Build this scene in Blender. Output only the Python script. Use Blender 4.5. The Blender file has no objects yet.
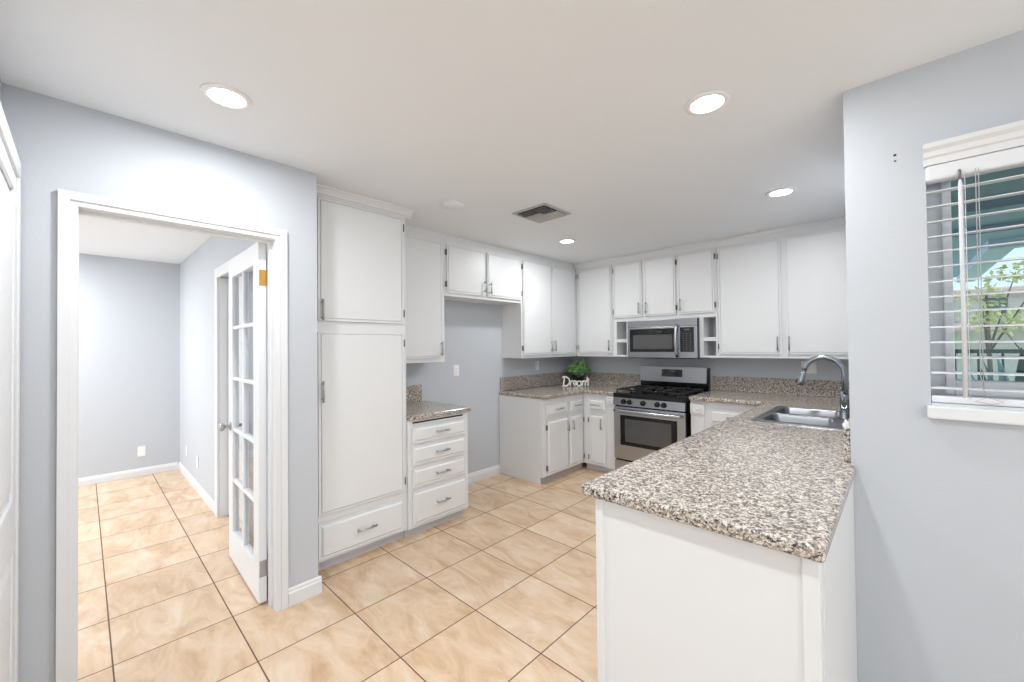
import bpy, bmesh, math, random
from mathutils import Vector, Matrix
random.seed(7)
S = bpy.context.scene
COL = S.collection
PI = math.pi

# ------------------------------------------------------------------ camera
def make_camera():
    f, h, yaw, pitch, roll = 407.97, 1.428, 0.761, 0.0133, -0.0104
    F = Vector((-math.sin(yaw), math.cos(yaw), 0)); R = Vector((math.cos(yaw), math.sin(yaw), 0)); U = Vector((0, 0, 1))
    c, s = math.cos(pitch), math.sin(pitch); F, U = F*c + U*s, -F*s + U*c
    c, s = math.cos(roll), math.sin(roll); R, U = R*c + U*s, -R*s + U*c
    cd = bpy.data.cameras.new('camera'); co = bpy.data.objects.new('camera', cd); COL.objects.link(co)
    m = Matrix.Identity(4)
    for i in range(3):
        m[i][0], m[i][1], m[i][2] = R[i], U[i], -F[i]
    m[2][3] = h
    co.matrix_world = m
    cd.sensor_fit = 'HORIZONTAL'; cd.sensor_width = 36; cd.lens = f/1024*36
    cd.clip_start = 0.02; cd.clip_end = 200
    S.camera = co
make_camera()

# ------------------------------------------------------------------ light, world, exposure
LAMP_W = 10.0
FAR_W = 38.0         # two unseen lamps added to brighten the room beyond the doorway          # each recessed downlight
WORLD = 2.2
EXPO = 0.18
S.view_settings.view_transform = 'Standard'; S.view_settings.look = 'None'
S.view_settings.gamma = 1.0; S.view_settings.use_curve_mapping = False
S.view_settings.exposure = EXPO
w = bpy.data.worlds.new('world'); S.world = w; w.use_nodes = True
nt = w.node_tree; nt.nodes.clear()
wo = nt.nodes.new('ShaderNodeOutputWorld'); bg = nt.nodes.new('ShaderNodeBackground')
tc = nt.nodes.new('ShaderNodeTexCoord'); sep = nt.nodes.new('ShaderNodeSeparateXYZ'); cr = nt.nodes.new('ShaderNodeValToRGB')
nt.links.new(tc.outputs['Generated'], sep.inputs[0]); nt.links.new(sep.outputs['Z'], cr.inputs[0])
cr.color_ramp.elements[0].position = 0.0; cr.color_ramp.elements[0].color = (0.82, 0.91, 0.965, 1)
cr.color_ramp.elements[1].position = 0.6; cr.color_ramp.elements[1].color = (0.64, 0.77, 0.92, 1)
nt.links.new(cr.outputs[0], bg.inputs[0]); bg.inputs[1].default_value = WORLD; nt.links.new(bg.outputs[0], wo.inputs[0])
sd = bpy.data.lights.new('sun', 'SUN'); sd.energy = 3.2; sd.angle = 0.02; sd.color = (1.0, 0.97, 0.92)
so = bpy.data.objects.new('sun', sd); COL.objects.link(so)
so.rotation_euler = Vector((-0.75, 0.35, -0.9)).to_track_quat('-Z', 'Y').to_euler()

# ------------------------------------------------------------------ materials
def srgb(r, g, b):
    def c(v):
        v /= 255.0
        return v/12.92 if v <= 0.04045 else ((v+0.055)/1.055)**2.4
    return (c(r), c(g), c(b), 1)
def mat(name, col, rough=0.5, metal=0.0, spec=0.5, bump=0.0, bscale=200, emit=None, estr=0, coat=0.0, var=0.0, vscale=6):
    m = bpy.data.materials.new(name); m.use_nodes = True
    n = m.node_tree; p = n.nodes['Principled BSDF']
    p.inputs['Base Color'].default_value = col; p.inputs['Roughness'].default_value = rough
    p.inputs['Metallic'].default_value = metal; p.inputs['Specular IOR Level'].default_value = spec
    p.inputs['Coat Weight'].default_value = coat
    if emit:
        p.inputs['Emission Color'].default_value = emit; p.inputs['Emission Strength'].default_value = estr
    if bump or var:
        t = n.nodes.new('ShaderNodeTexCoord')
    if bump:
        nz = n.nodes.new('ShaderNodeTexNoise'); nz.inputs['Scale'].default_value = bscale; nz.inputs['Detail'].default_value = 3
        b = n.nodes.new('ShaderNodeBump'); b.inputs['Strength'].default_value = bump; b.inputs['Distance'].default_value = 0.002
        n.links.new(t.outputs['Object'], nz.inputs['Vector']); n.links.new(nz.outputs['Fac'], b.inputs['Height']); n.links.new(b.outputs[0], p.inputs['Normal'])
    if var:
        nz = n.nodes.new('ShaderNodeTexNoise'); nz.inputs['Scale'].default_value = vscale; nz.inputs['Detail'].default_value = 4
        mx = n.nodes.new('ShaderNodeMix'); mx.data_type = 'RGBA'
        mx.inputs[6].default_value = tuple(v*(1-var) for v in col[:3]) + (1,); mx.inputs[7].default_value = tuple(min(1, v*(1+var)) for v in col[:3]) + (1,)
        n.links.new(t.outputs['Object'], nz.inputs['Vector']); n.links.new(nz.outputs['Fac'], mx.inputs[0]); n.links.new(mx.outputs[2], p.inputs['Base Color'])
    return m
M = {}
M['wall'] = mat('wall_paint', srgb(196, 200, 206), 0.75, bump=0.25, bscale=90)
M['ceiling'] = mat('ceiling_paint', srgb(238, 242, 246), 0.9, bump=0.2, bscale=120)
M['cab'] = mat('cabinet_paint', srgb(230, 231, 232), 0.38, bump=0.05, bscale=60)
M['trim'] = mat('trim_paint', srgb(227, 228, 230), 0.4)
M['door'] = mat('door_paint', srgb(234, 235, 237), 0.4)
M['nickel'] = mat('brushed_nickel', srgb(176, 176, 178), 0.4, 0.9)
M['hinge'] = mat('dark_hinge_metal', srgb(120, 120, 120), 0.45, 0.5)
M['steel'] = mat('stainless_steel', srgb(182, 185, 190), 0.27, 1.0)
M['sinksteel'] = mat('sink_steel', srgb(128, 130, 134), 0.3, 1.0)
M['brass'] = mat('brass', srgb(214, 168, 96), 0.3, 1.0)
M['black'] = mat('black_enamel', srgb(9, 9, 10), 0.15)
M['iron'] = mat('cast_iron', srgb(26, 26, 27), 0.35)
M['blackglass'] = mat('black_glass', srgb(14, 14, 16), 0.06, coat=0.5)
M['ovenglass'] = mat('oven_window_glass', srgb(82, 82, 84), 0.12, coat=0.5)
M['mesh'] = mat('microwave_window', srgb(88, 88, 90), 0.25)
M['chrome'] = mat('faucet_nickel', srgb(160, 166, 172), 0.24, 1.0)
M['plate'] = mat('white_plastic', srgb(240, 240, 240), 0.4)
M['darkslot'] = mat('dark_slot', srgb(50, 50, 52), 0.6)
M['ventgrey'] = mat('vent_metal', srgb(190, 190, 190), 0.5, 0.2)
M['duct'] = mat('duct_dark', srgb(60, 60, 60), 0.9)
M['lamp'] = mat('lamp_diffuser', srgb(255, 255, 255), 0.5, emit=(1, 0.98, 0.95, 1), estr=9)
M['clock'] = mat('clock_digits', srgb(40, 70, 60), 0.5, emit=(0.6, 0.9, 0.8, 1), estr=0.12)
M['print'] = mat('button_print', srgb(88, 88, 88), 0.5)
M['blind'] = mat('blind_white', srgb(228, 230, 234), 0.45)
M['cord'] = mat('cord_grey', srgb(175, 175, 176), 0.7)
M['vinyl'] = mat('window_vinyl', srgb(226, 229, 233), 0.4)
M['leaf'] = mat('plant_leaf', srgb(142, 190, 120), 0.45, var=0.8, vscale=45)
M['pot'] = mat('black_pot', srgb(24, 24, 24), 0.35)
M['signwhite'] = mat('sign_white', srgb(246, 240, 228), 0.5)
M['caulk'] = mat('white_caulk', srgb(240, 240, 240), 0.6)
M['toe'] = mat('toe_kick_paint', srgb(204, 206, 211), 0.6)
M['teal'] = mat('patio_cover_paint', srgb(176, 196, 212), 0.7)
M['fascia'] = mat('fascia_paint', srgb(214, 224, 238), 0.6)
M['roof'] = mat('roof_tile', srgb(214, 184, 172), 0.9, var=0.2, vscale=8)
M['stucco'] = mat('stucco', srgb(226, 226, 222), 0.9)
M['hglass'] = mat('house_window', srgb(90, 120, 140), 0.1)
M['lawn'] = mat('lawn', srgb(188, 196, 160), 0.9, var=0.35, vscale=3)
M['agave'] = mat('agave_leaf', srgb(60, 112, 112), 0.5, var=0.2, vscale=8)
M['vine'] = mat('vine_leaf', srgb(206, 204, 140), 0.6, var=0.45, vscale=9)
M['bark'] = mat('bark', srgb(110, 98, 84), 0.9)
M['fence'] = mat('fence_metal', srgb(40, 66, 72), 0.6)

def glass_mat(name, tint):
    m = bpy.data.materials.new(name); m.use_nodes = True; n = m.node_tree
    p = n.nodes['Principled BSDF']; o = n.nodes['Material Output']
    p.inputs['Base Color'].default_value = (0.9, 0.93, 0.95, 1); p.inputs['Roughness'].default_value = 0.03
    t = n.nodes.new('ShaderNodeBsdfTransparent'); t.inputs[0].default_value = tint
    fr = n.nodes.new('ShaderNodeFresnel'); fr.inputs[0].default_value = 1.45
    mx = n.nodes.new('ShaderNodeMixShader')
    g = n.nodes.new('ShaderNodeBsdfGlossy'); g.inputs['Roughness'].default_value = 0.03
    ge = n.nodes.new('ShaderNodeNewGeometry'); iv = n.nodes.new('ShaderNodeMath'); iv.operation = 'SUBTRACT'; iv.inputs[0].default_value = 1.0
    ml = n.nodes.new('ShaderNodeMath'); ml.operation = 'MULTIPLY'; n.links.new(ge.outputs['Backfacing'], iv.inputs[1]); n.links.new(fr.outputs[0], ml.inputs[0]); n.links.new(iv.outputs[0], ml.inputs[1])
    n.links.new(ml.outputs[0], mx.inputs[0]); n.links.new(t.outputs[0], mx.inputs[1]); n.links.new(g.outputs[0], mx.inputs[2]); n.links.new(mx.outputs[0], o.inputs[0])
    return m
M['glass'] = glass_mat('clear_glass', (0.97, 0.98, 0.985, 1))
M['dimmed'] = glass_mat('view_dimming_glass', (0.62, 0.68, 0.70, 1))  # tint added to dim the bright daylight view behind the pane

def granite_mat():
    m = bpy.data.materials.new('granite'); m.use_nodes = True; n = m.node_tree; L = n.links
    p = n.nodes['Principled BSDF']; p.inputs['Roughness'].default_value = 0.16
    t = n.nodes.new('ShaderNodeTexCoord')
    wn = n.nodes.new('ShaderNodeTexNoise'); wn.inputs['Scale'].default_value = 60; wn.inputs['Detail'].default_value = 2
    ad = n.nodes.new('ShaderNodeMixRGB'); ad.blend_type = 'ADD'; ad.inputs[0].default_value = 0.012
    L.new(t.outputs['Object'], wn.inputs['Vector']); L.new(t.outputs['Object'], ad.inputs[1]); L.new(wn.outputs['Color'], ad.inputs[2])
    v = n.nodes.new('ShaderNodeTexVoronoi'); v.inputs['Scale'].default_value = 205
    L.new(ad.outputs[0], v.inputs['Vector'])
    s = n.nodes.new('ShaderNodeSeparateColor'); L.new(v.outputs['Color'], s.inputs[0])
    nz = n.nodes.new('ShaderNodeTexNoise'); nz.inputs['Scale'].default_value = 75; nz.inputs['Detail'].default_value = 4
    L.new(t.outputs['Object'], nz.inputs['Vector'])
    a = n.nodes.new('ShaderNodeMath'); a.operation = 'MULTIPLY_ADD'; a.inputs[1].default_value = 0.75
    b = n.nodes.new('ShaderNodeMath'); b.operation = 'MULTIPLY_ADD'; b.inputs[1].default_value = 1.6; b.inputs[2].default_value = -0.66
    L.new(nz.outputs['Fac'], b.inputs[0]); L.new(s.outputs[0], a.inputs[0]); L.new(b.outputs[0], a.inputs[2])
    r = n.nodes.new('ShaderNodeValToRGB'); r.color_ramp.interpolation = 'LINEAR'
    e = r.color_ramp.elements
    e[0].position = 0.0; e[0].color = srgb(44, 43, 44); e[1].position = 1.0; e[1].color = srgb(232, 224, 212)
    for pos, c in ((0.14, srgb(66, 64, 63)), (0.24, srgb(110, 104, 99)), (0.42, srgb(146, 136, 127)), (0.58, srgb(182, 171, 160)), (0.78, srgb(208, 198, 187))):
        k = e.new(pos); k.color = c
    L.new(a.outputs[0], r.inputs[0]); L.new(r.outputs[0], p.inputs['Base Color'])
    return m
M['granite'] = granite_mat()

def tile_mat():
    T = 0.458
    m = bpy.data.materials.new('floor_tile'); m.use_nodes = True; n = m.node_tree; L = n.links
    p = n.nodes['Principled BSDF']
    t = n.nodes.new('ShaderNodeTexCoord'); s = n.nodes.new('ShaderNodeSeparateXYZ'); L.new(t.outputs['Object'], s.inputs[0])
    def math_(op, a, b=None):
        k = n.nodes.new('ShaderNodeMath'); k.operation = op
        for i, q in enumerate((a, b)):
            if q is None: continue
            if isinstance(q, (int, float)): k.inputs[i].default_value = q
            else: L.new(q, k.inputs[i])
        return k.outputs[0]
    u = math_('DIVIDE', math_('ADD', s.outputs['X'], 4.695*T + 20*T), T)
    v = math_('DIVIDE', math_('ADD', s.outputs['Y'], -2.207*T + 20*T), T)
    fu, fv = math_('FRACT', u), math_('FRACT', v)
    iu, iv = math_('FLOOR', u), math_('FLOOR', v)
    def edge(f): return math_('MINIMUM', f, math_('SUBTRACT', 1.0, f))
    d = math_('MINIMUM', edge(fu), edge(fv))
    grout = math_('LESS_THAN', d, 0.0065)
    comb = n.nodes.new('ShaderNodeCombineXYZ'); L.new(iu, comb.inputs[0]); L.new(iv, comb.inputs[1])
    wn = n.nodes.new('ShaderNodeTexWhiteNoise'); wn.noise_dimensions = '2D'; L.new(comb.outputs[0], wn.inputs['Vector'])
    off = n.nodes.new('ShaderNodeVectorMath'); off.operation = 'MULTIPLY_ADD'; off.inputs[1].default_value = (37, 53, 19)
    L.new(wn.outputs['Color'], off.inputs[0]); L.new(t.outputs['Object'], off.inputs[2])
    nz = n.nodes.new('ShaderNodeTexNoise'); nz.inputs['Scale'].default_value = 1.0; nz.inputs['Detail'].default_value = 8; nz.inputs['Roughness'].default_value = 0.66; nz.inputs['Distortion'].default_value = 0.7
    mp = n.nodes.new('ShaderNodeMapping'); mp.inputs['Rotation'].default_value = (0, 0, 0.7); mp.inputs['Scale'].default_value = (3.2, 8.0, 4.0); L.new(off.outputs[0], mp.inputs[0]); L.new(mp.outputs[0], nz.inputs['Vector'])
    r = n.nodes.new('ShaderNodeValToRGB'); e = r.color_ramp.elements
    e[0].position = 0.33; e[0].color = srgb(198, 163, 128); e[1].position = 0.68; e[1].color = srgb(228, 208, 186)
    k = e.new(0.5); k.color = srgb(218, 189, 158)
    L.new(nz.outputs['Fac'], r.inputs[0])
    hv = n.nodes.new('ShaderNodeHueSaturation'); L.new(r.outputs[0], hv.inputs['Color'])
    vv = math_('ADD', math_('MULTIPLY', wn.outputs['Value'], 0.10), 0.95); L.new(vv, hv.inputs['Value'])
    mx = n.nodes.new('ShaderNodeMix'); mx.data_type = 'RGBA'; L.new(grout, mx.inputs[0]); L.new(hv.outputs[0], mx.inputs[6]); mx.inputs[7].default_value = srgb(108, 84, 64)
    L.new(mx.outputs[2], p.inputs['Base Color'])
    rr = math_('ADD', math_('MULTIPLY', grout, 0.45), 0.36); L.new(rr, p.inputs['Roughness'])
    bp = n.nodes.new('ShaderNodeBump'); bp.inputs['Strength'].default_value = 0.5; bp.inputs['Distance'].default_value = 0.002
    L.new(math_('SUBTRACT', 1.0, grout), bp.inputs['Height']); L.new(bp.outputs[0], p.inputs['Normal'])
    return m
M['tile'] = tile_mat()

# ------------------------------------------------------------------ mesh helpers
class MB:
    """collects shapes; build() links them as ONE mesh object"""
    def __init__(s): s.v = []; s.f = []; s.sm = []
    def add(s, vs, fs, smooth=False):
        o = len(s.v); s.v += [tuple(p) for p in vs]
        for f in fs: s.f.append(tuple(i+o for i in f)); s.sm.append(smooth)
        return s
    def box(s, x0, x1, y0, y1, z0, z1, bev=0.0, seg=2):
        x0, x1 = min(x0, x1), max(x0, x1); y0, y1 = min(y0, y1), max(y0, y1); z0, z1 = min(z0, z1), max(z0, z1)
        if bev <= 0:
            return s.add([(x0,y0,z0),(x1,y0,z0),(x1,y1,z0),(x0,y1,z0),(x0,y0,z1),(x1,y0,z1),(x1,y1,z1),(x0,y1,z1)],
                         [(0,3,2,1),(4,5,6,7),(0,1,5,4),(1,2,6,5),(2,3,7,6),(3,0,4,7)])
        b = bmesh.new(); bmesh.ops.create_cube(b, size=1)
        for q in b.verts: q.co = Vector(((x0+x1)/2+q.co.x*(x1-x0), (y0+y1)/2+q.co.y*(y1-y0), (z0+z1)/2+q.co.z*(z1-z0)))
        bev = min(bev, 0.49*min(x1-x0, y1-y0, z1-z0))
        bmesh.ops.bevel(b, geom=list(b.edges), offset=bev, segments=seg, profile=0.5, affect='EDGES')
        return s.bm(b)
    def bm(s, b, smooth=False):
        b.verts.index_update()
        s.add([q.co[:] for q in b.verts], [[q.index for q in f.verts] for f in b.faces], smooth); b.free(); return s
    def tube(s, path, r, seg=10, closed_ends=True):
        path = [Vector(p) for p in path]; rs = r if isinstance(r, (list, tuple)) else [r]*len(path)
        vs = []; fs = []; up = None
        for i, p in enumerate(path):
            d = (path[min(i+1, len(path)-1)] - path[max(i-1, 0)]).normalized()
            if up is None:
                up = Vector((0, 0, 1)) if abs(d.z) < 0.9 else Vector((1, 0, 0))
            a = d.cross(up).normalized(); b = a.cross(d).normalized(); up = b
            for k in range(seg):
                t = 2*PI*k/seg; vs.append(p + (a*math.cos(t) + b*math.sin(t))*rs[i])
        for i in range(len(path)-1):
            for k in range(seg):
                k2 = (k+1) % seg
                fs.append((i*seg+k, (i+1)*seg+k, (i+1)*seg+k2, i*seg+k2))
        s.add(vs, fs, True)
        if closed_ends:
            n = len(path)-1
            s.add(vs[:seg], [tuple(range(seg))]); s.add(vs[n*seg:], [tuple(reversed(range(seg)))])
        return s
    def cyl(s, p0, p1, r, seg=16): return s.tube([p0, p1], r, seg)
    def lathe(s, prof, o=(0,0,0), axis='Z', seg=28):
        vs = []; fs = []
        for (r, h) in prof:
            for k in range(seg):
                t = 2*PI*k/seg; c, q = r*math.cos(t), r*math.sin(t)
                vs.append({'Z': (o[0]+c, o[1]+q, o[2]+h), 'Y': (o[0]+q, o[1]+h, o[2]+c), 'X': (o[0]+h, o[1]+c, o[2]+q)}[axis])
        n = len(prof)
        for i in range(n-1):
            for k in range(seg):
                k2 = (k+1) % seg; fs.append((i*seg+k, i*seg+k2, (i+1)*seg+k2, (i+1)*seg+k))
        s.add(vs, fs, True)
        if prof[0][0] > 1e-5: s.add(vs[:seg], [tuple(reversed(range(seg)))])
        if prof[-1][0] > 1e-5: s.add(vs[-seg:], [tuple(range(seg))])
        return s
    def prism(s, poly, a0, a1, axis='X'):
        """poly in the plane across the axis: X:(y,z) Y:(x,z) Z:(x,y)"""
        def P(a, q): return {'X': (a, q[0], q[1]), 'Y': (q[0], a, q[1]), 'Z': (q[0], q[1], a)}[axis]
        n = len(poly)
        vs = [P(a0, q) for q in poly] + [P(a1, q) for q in poly]
        fs = [tuple(range(n)), tuple(reversed(range(n, 2*n)))] + [(i, n+i, n+(i+1) % n, (i+1) % n) for i in range(n)]
        return s.add(vs, fs)
    def build(s, name, m, parent=None):
        me = bpy.data.meshes.new(name); me.from_pydata(s.v, [], s.f)
        me.polygons.foreach_set('use_smooth', s.sm)
        b = bmesh.new(); b.from_mesh(me); bmesh.ops.remove_doubles(b, verts=b.verts, dist=1e-6); bmesh.ops.recalc_face_normals(b, faces=b.faces); b.to_mesh(me); b.free()
        me.materials.append(M[m] if isinstance(m, str) else m)
        o = bpy.data.objects.new(name, me); COL.objects.link(o)
        if parent is not None: o.parent = parent
        return o
def tag(o, label=None, cat=None, group=None, kind=None):
    if label: o['label'] = label
    if cat: o['category'] = cat
    if group: o['group'] = group
    if kind: o['kind'] = kind
    return o
def thing(name, label, cat, loc=(0,0,0), rz=0.0, group=None, kind=None):
    o = bpy.data.objects.new(name, None); COL.objects.link(o); o.empty_display_size = 0.1
    o.location = loc; o.rotation_euler = (0, 0, rz)
    return tag(o, label, cat, group, kind)
def struct(name, mb, m, label=None, cat=None, parent=None):
    o = mb.build(name, m, parent)
    if parent is None: tag(o, label, cat, kind='structure')
    return o
def dup(root, loc, rz=None, label=None):
    def cp(o, par):
        c = o.copy(); COL.objects.link(c)
        if par is not None: c.parent = par
        for ch in list(o.children): cp(ch, c)
        return c
    r = cp(root, None); r.location = loc
    if rz is not None: r.rotation_euler = (0, 0, rz)
    if label: r['label'] = label
    return r

# ------------------------------------------------------------------ room shell
ZC = 2.464
XL = -2.49            # doorway wall face
YN = -0.22            # near wall face
YW = 2.155            # window wall face
YB = 4.66             # back wall face
XF = -3.30            # wall behind fridge space
struct('floor', MB().box(-6.42, 3.7, -3.6, 4.8, -0.08, 0), 'tile', 'beige stone-look square tile floor with dark grout', 'floor')
struct('ceiling', MB().box(-6.42, 3.7, -3.6, 2.30, ZC, ZC+0.1).box(-6.42, 0.0, 2.30, 4.8, ZC, ZC+0.1), 'ceiling', 'smooth white painted ceiling', 'ceiling')
# doorway wall (opening y -0.018..0.727, z 0..2.03)
struct('wall_left', MB().box(-2.61, XL, -3.6, -0.03, 0, ZC).box(-2.61, XL, 0.742, 0.95, 0, ZC).box(-2.61, XL, -0.03, 0.742, 2.045, ZC), 'wall', 'pale blue grey wall with the open doorway to the next room', 'wall')
struct('wall_partition', MB().box(-6.42, -4.22, 0.80, 0.95, 0, ZC).box(-4.22, -3.44, 0.80, 0.95, 2.05, ZC).box(-3.44, -2.611, 0.80, 0.95, 0, ZC), 'wall', 'pale grey side wall of the room beyond the doorway', 'wall')
struct('wall_far', MB().box(-6.42, -6.30, -3.6, 0.80, 0, ZC), 'wall', 'pale blue grey end wall of the room beyond the doorway', 'wall')
struct('wall_fridge', MB().box(-3.42, XF, 0.951, 4.8, 0, ZC), 'wall', 'pale blue grey wall in the empty refrigerator space', 'wall')
struct('wall_back', MB().box(XF+0.001, 0.0, YB, 4.8, 0, ZC), 'wall', 'blue grey wall behind the range', 'wall')
struct('wall_sink', MB().box(-0.154, 0.0, 2.301, YB-0.001, 0, ZC), 'wall', 'blue grey wall beside the sink hidden by the window wall', 'wall')
WX0, WX1, WZ0, WZ1 = 0.078, 1.25, 1.17, 2.085
struct('wall_window', MB().box(-0.155, WX0, YW, 2.30, 0, ZC).box(WX1, 3.7, YW, 2.30, 0, ZC).box(WX0, WX1, YW, 2.30, 0, WZ0).box(WX0, WX1, YW, 2.30, WZ1, ZC), 'wall', 'pale blue grey wall holding the window with blinds', 'wall')
struct('wall_near', MB().box(-2.489, -2.44, YN-0.12, YN, 0, ZC).box(-1.60, -1.25, YN-0.12, YN, 0, ZC).box(-2.44, -1.60, YN-0.12, YN, 2.10, ZC), 'wall', 'pale grey wall with the panelled door at the left edge', 'wall')
struct('wall_right', MB().box(3.6, 3.7, 1.6, YW-0.001, 0, ZC).box(3.6, 3.7, -3.6, -2.8, 0, ZC).box(3.6, 3.7, -2.8, 1.6, 2.15, ZC), 'wall', 'unseen pale grey side wall added to block the sun, its opening shaped to let light in', 'wall')  # out of view; stops the sun, gap lets light up to the ceiling

struct('wall_rear', MB().box(-2.489, -0.8, -3.6, -3.5, 0, ZC).box(2.8, 3.599, -3.6, -3.5, 0, ZC).box(-0.8, 2.8, -3.6, -3.5, 2.2, ZC).box(-0.8, 2.8, -3.6, -3.5, 0, 0.6), 'wall', 'unseen pale grey rear wall added to limit the daylight, with an opening sized for it', 'wall')  # out of view; added to cut daylight on the fronts facing it
# far room recess behind the closet casing
struct('door_3', MB().box(-4.20, -3.46, 0.86, 0.90, 0.01, 2.04, 0.004), 'door', 'white flat closet door behind the open french door', 'door')

# baseboards
def baseboard(name, x0, x1, y0, y1, h, m='trim', lab=None):
    struct(name, MB().box(x0, x1, y0, y1, 0, h-0.012, 0.0).box(x0+0.003*(x1-x0 > y1-y0) * 0, x1, y0, y1, h-0.012, h, 0.004), m, lab, 'baseboard')
def bb_x(name, x0, x1, yf, d, h, lab):   # runs along x, wall face at yf, protrudes d (signed)
    t = d
    poly = [(yf, 0), (yf+t, 0), (yf+t, h*0.72), (yf+t*0.65, h*0.80), (yf+t*0.65, h*0.9), (yf+t*0.3, h), (yf, h)]
    struct(name, MB().prism(poly, x0, x1, 'X'), 'trim', lab, 'baseboard')
def bb_y(name, y0, y1, xf, d, h, lab):
    t = d
    poly = [(xf, 0), (xf+t, 0), (xf+t, h*0.72), (xf+t*0.65, h*0.80), (xf+t*0.65, h*0.9), (xf+t*0.3, h), (xf, h)]
    struct(name, MB().prism(poly, y0, y1, 'Y'), 'trim', lab, 'baseboard')
bb_y('baseboard_left', 0.786, 0.965, XL, 0.016, 0.095, 'short white baseboard beside the doorway wrapping the wall end')
bb_x('baseboard_pantry', -2.66, XL, 0.95, 0.016, 0.095, 'white baseboard on the end of the doorway wall')
bb_y('baseboard_fridge', 2.27, 3.245, XF, 0.018, 0.10, 'white baseboard in the empty refrigerator space')
bb_x('baseboard_partition', -6.29, -4.31, 0.80, -0.014, 0.085, 'white baseboard on the side wall of the far room')
bb_y('baseboard_far', -3.5, 0.785, -6.30, 0.014, 0.085, 'white baseboard on the end wall of the far room')
bb_x('baseboard_window', -0.135, 3.5, YW, -0.014, 0.06, 'white baseboard below the window wall')

# door casings (trim)
def casing_y(name, y0, y1, zt, xf, wd, th, lab, jamb=None):
    """casing on a wall with face x=xf facing +x around opening y0..y1"""
    mb = MB()
    for (w0, w1, t) in ((0.0, wd, th*0.55), (wd*0.40, wd, th)):     # full width board, then the thicker outer band; mitred corners
        ya, yb, yc, yd = y0-w1, y0-w0, y1+w0, y1+w1; za, zb = zt+w0, zt+w1
        mb.prism([(ya, 0), (yb, 0), (yb, za), (ya, zb)], xf, xf+t, 'X')
        mb.prism([(yc, 0), (yd, 0), (yd, zb), (yc, za)], xf, xf+t, 'X')
        mb.prism([(ya, zb), (yb, za), (yc, za), (yd, zb)], xf, xf+t, 'X')
    return struct(name, mb, 'trim', lab, 'door casing')
casing_y('trim_1', -0.018, 0.727, 2.033, XL, 0.056, 0.02, 'white casing around the open doorway')
# jamb lining with stop
struct('trim_2', MB().box(-2.612, XL+0.004, -0.03, -0.016, 0, 2.045).box(-2.612, XL+0.004, 0.725, 0.742, 0, 2.045).box(-2.612, XL+0.004, -0.016, 0.725, 2.031, 2.045)
       .box(-2.575, -2.54, -0.0165, -0.0145, 0, 2.031).box(-2.575, -2.54, 0.713, 0.725, 0, 2.031).box(-2.575, -2.54, -0.0145, 0.713, 2.02, 2.031), 'trim', 'white jamb lining inside the doorway', 'door jamb')
# closet casing in the far room (wall face y=0.80 facing -y)
mb = MB().box(-4.31, -4.22, 0.782, 0.80, 0, 2.04, 0.004).box(-3.44, -3.35, 0.782, 0.80, 0, 2.04, 0.004).box(-4.31, -3.35, 0.780, 0.80, 2.04, 2.125, 0.004)
mb.box(-4.23, -4.205, 0.80, 0.95, 0, 2.04).box(-3.455, -3.43, 0.80, 0.95, 0, 2.04)
struct('trim_3', mb, 'trim', 'white closet casing behind the open french door', 'door casing')

# panelled door in the near wall (door_2)
d2 = thing('door_2', 'white raised-panel door seen edge-on at the left edge of the photo', 'door', (-2.432, YN+0.020, 0), 0, kind='structure')
mb = MB()
# slab, facing +y ; x 0..0.80 local
mb.box(0.0, 0.80, -0.05, 0.010, 0.01, 2.09)
W = 0.80
for (a, b, c, d) in ((0, 0.06, 0.01, 2.09), (W-0.06, W, 0.01, 2.09)): mb.box(a, b, 0.010, 0.022, c, d, 0.003)
for (c, d) in ((0.01, 0.14), (0.70, 0.88), (2.03, 2.09)): mb.box(0.06, W-0.06, 0.010, 0.022, c, d, 0.003)
mb.build('door_slab', 'door', d2)
for (c, d) in ((0.155, 0.685), (0.895, 2.015)):
    mb = MB(); x0, x1 = 0.072, W-0.072
    mb.add([(x0,0.010,c),(x1,0.010,c),(x1,0.010,d),(x0,0.010,d),(x0+.04,0.021,c+.04),(x1-.04,0.021,c+.04),(x1-.04,0.021,d-.04),(x0+.04,0.021,d-.04)],
           [(4,5,6,7),(0,1,5,4),(1,2,6,5),(2,3,7,6),(3,0,4,7)])
    mb.build('raised_panel', 'door', d2)
mb = MB().box(-0.050, -0.002, -0.0195, 0.030, 0, 2.095, 0.005).box(0.802, 0.872, -0.0195, 0.030, 0, 2.095, 0.005).box(-0.050, 0.872, -0.0195, 0.030, 2.095, 2.165, 0.005)
mb.build('casing', 'trim', d2)

# ------------------------------------------------------------------ french door (door_1), opened into the far room
fd = thing('door_1', 'white french door with ten glass panes standing open in the doorway', 'door', (-2.603, 0.694, 0), PI + math.radians(-1.5), kind='structure')
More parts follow.
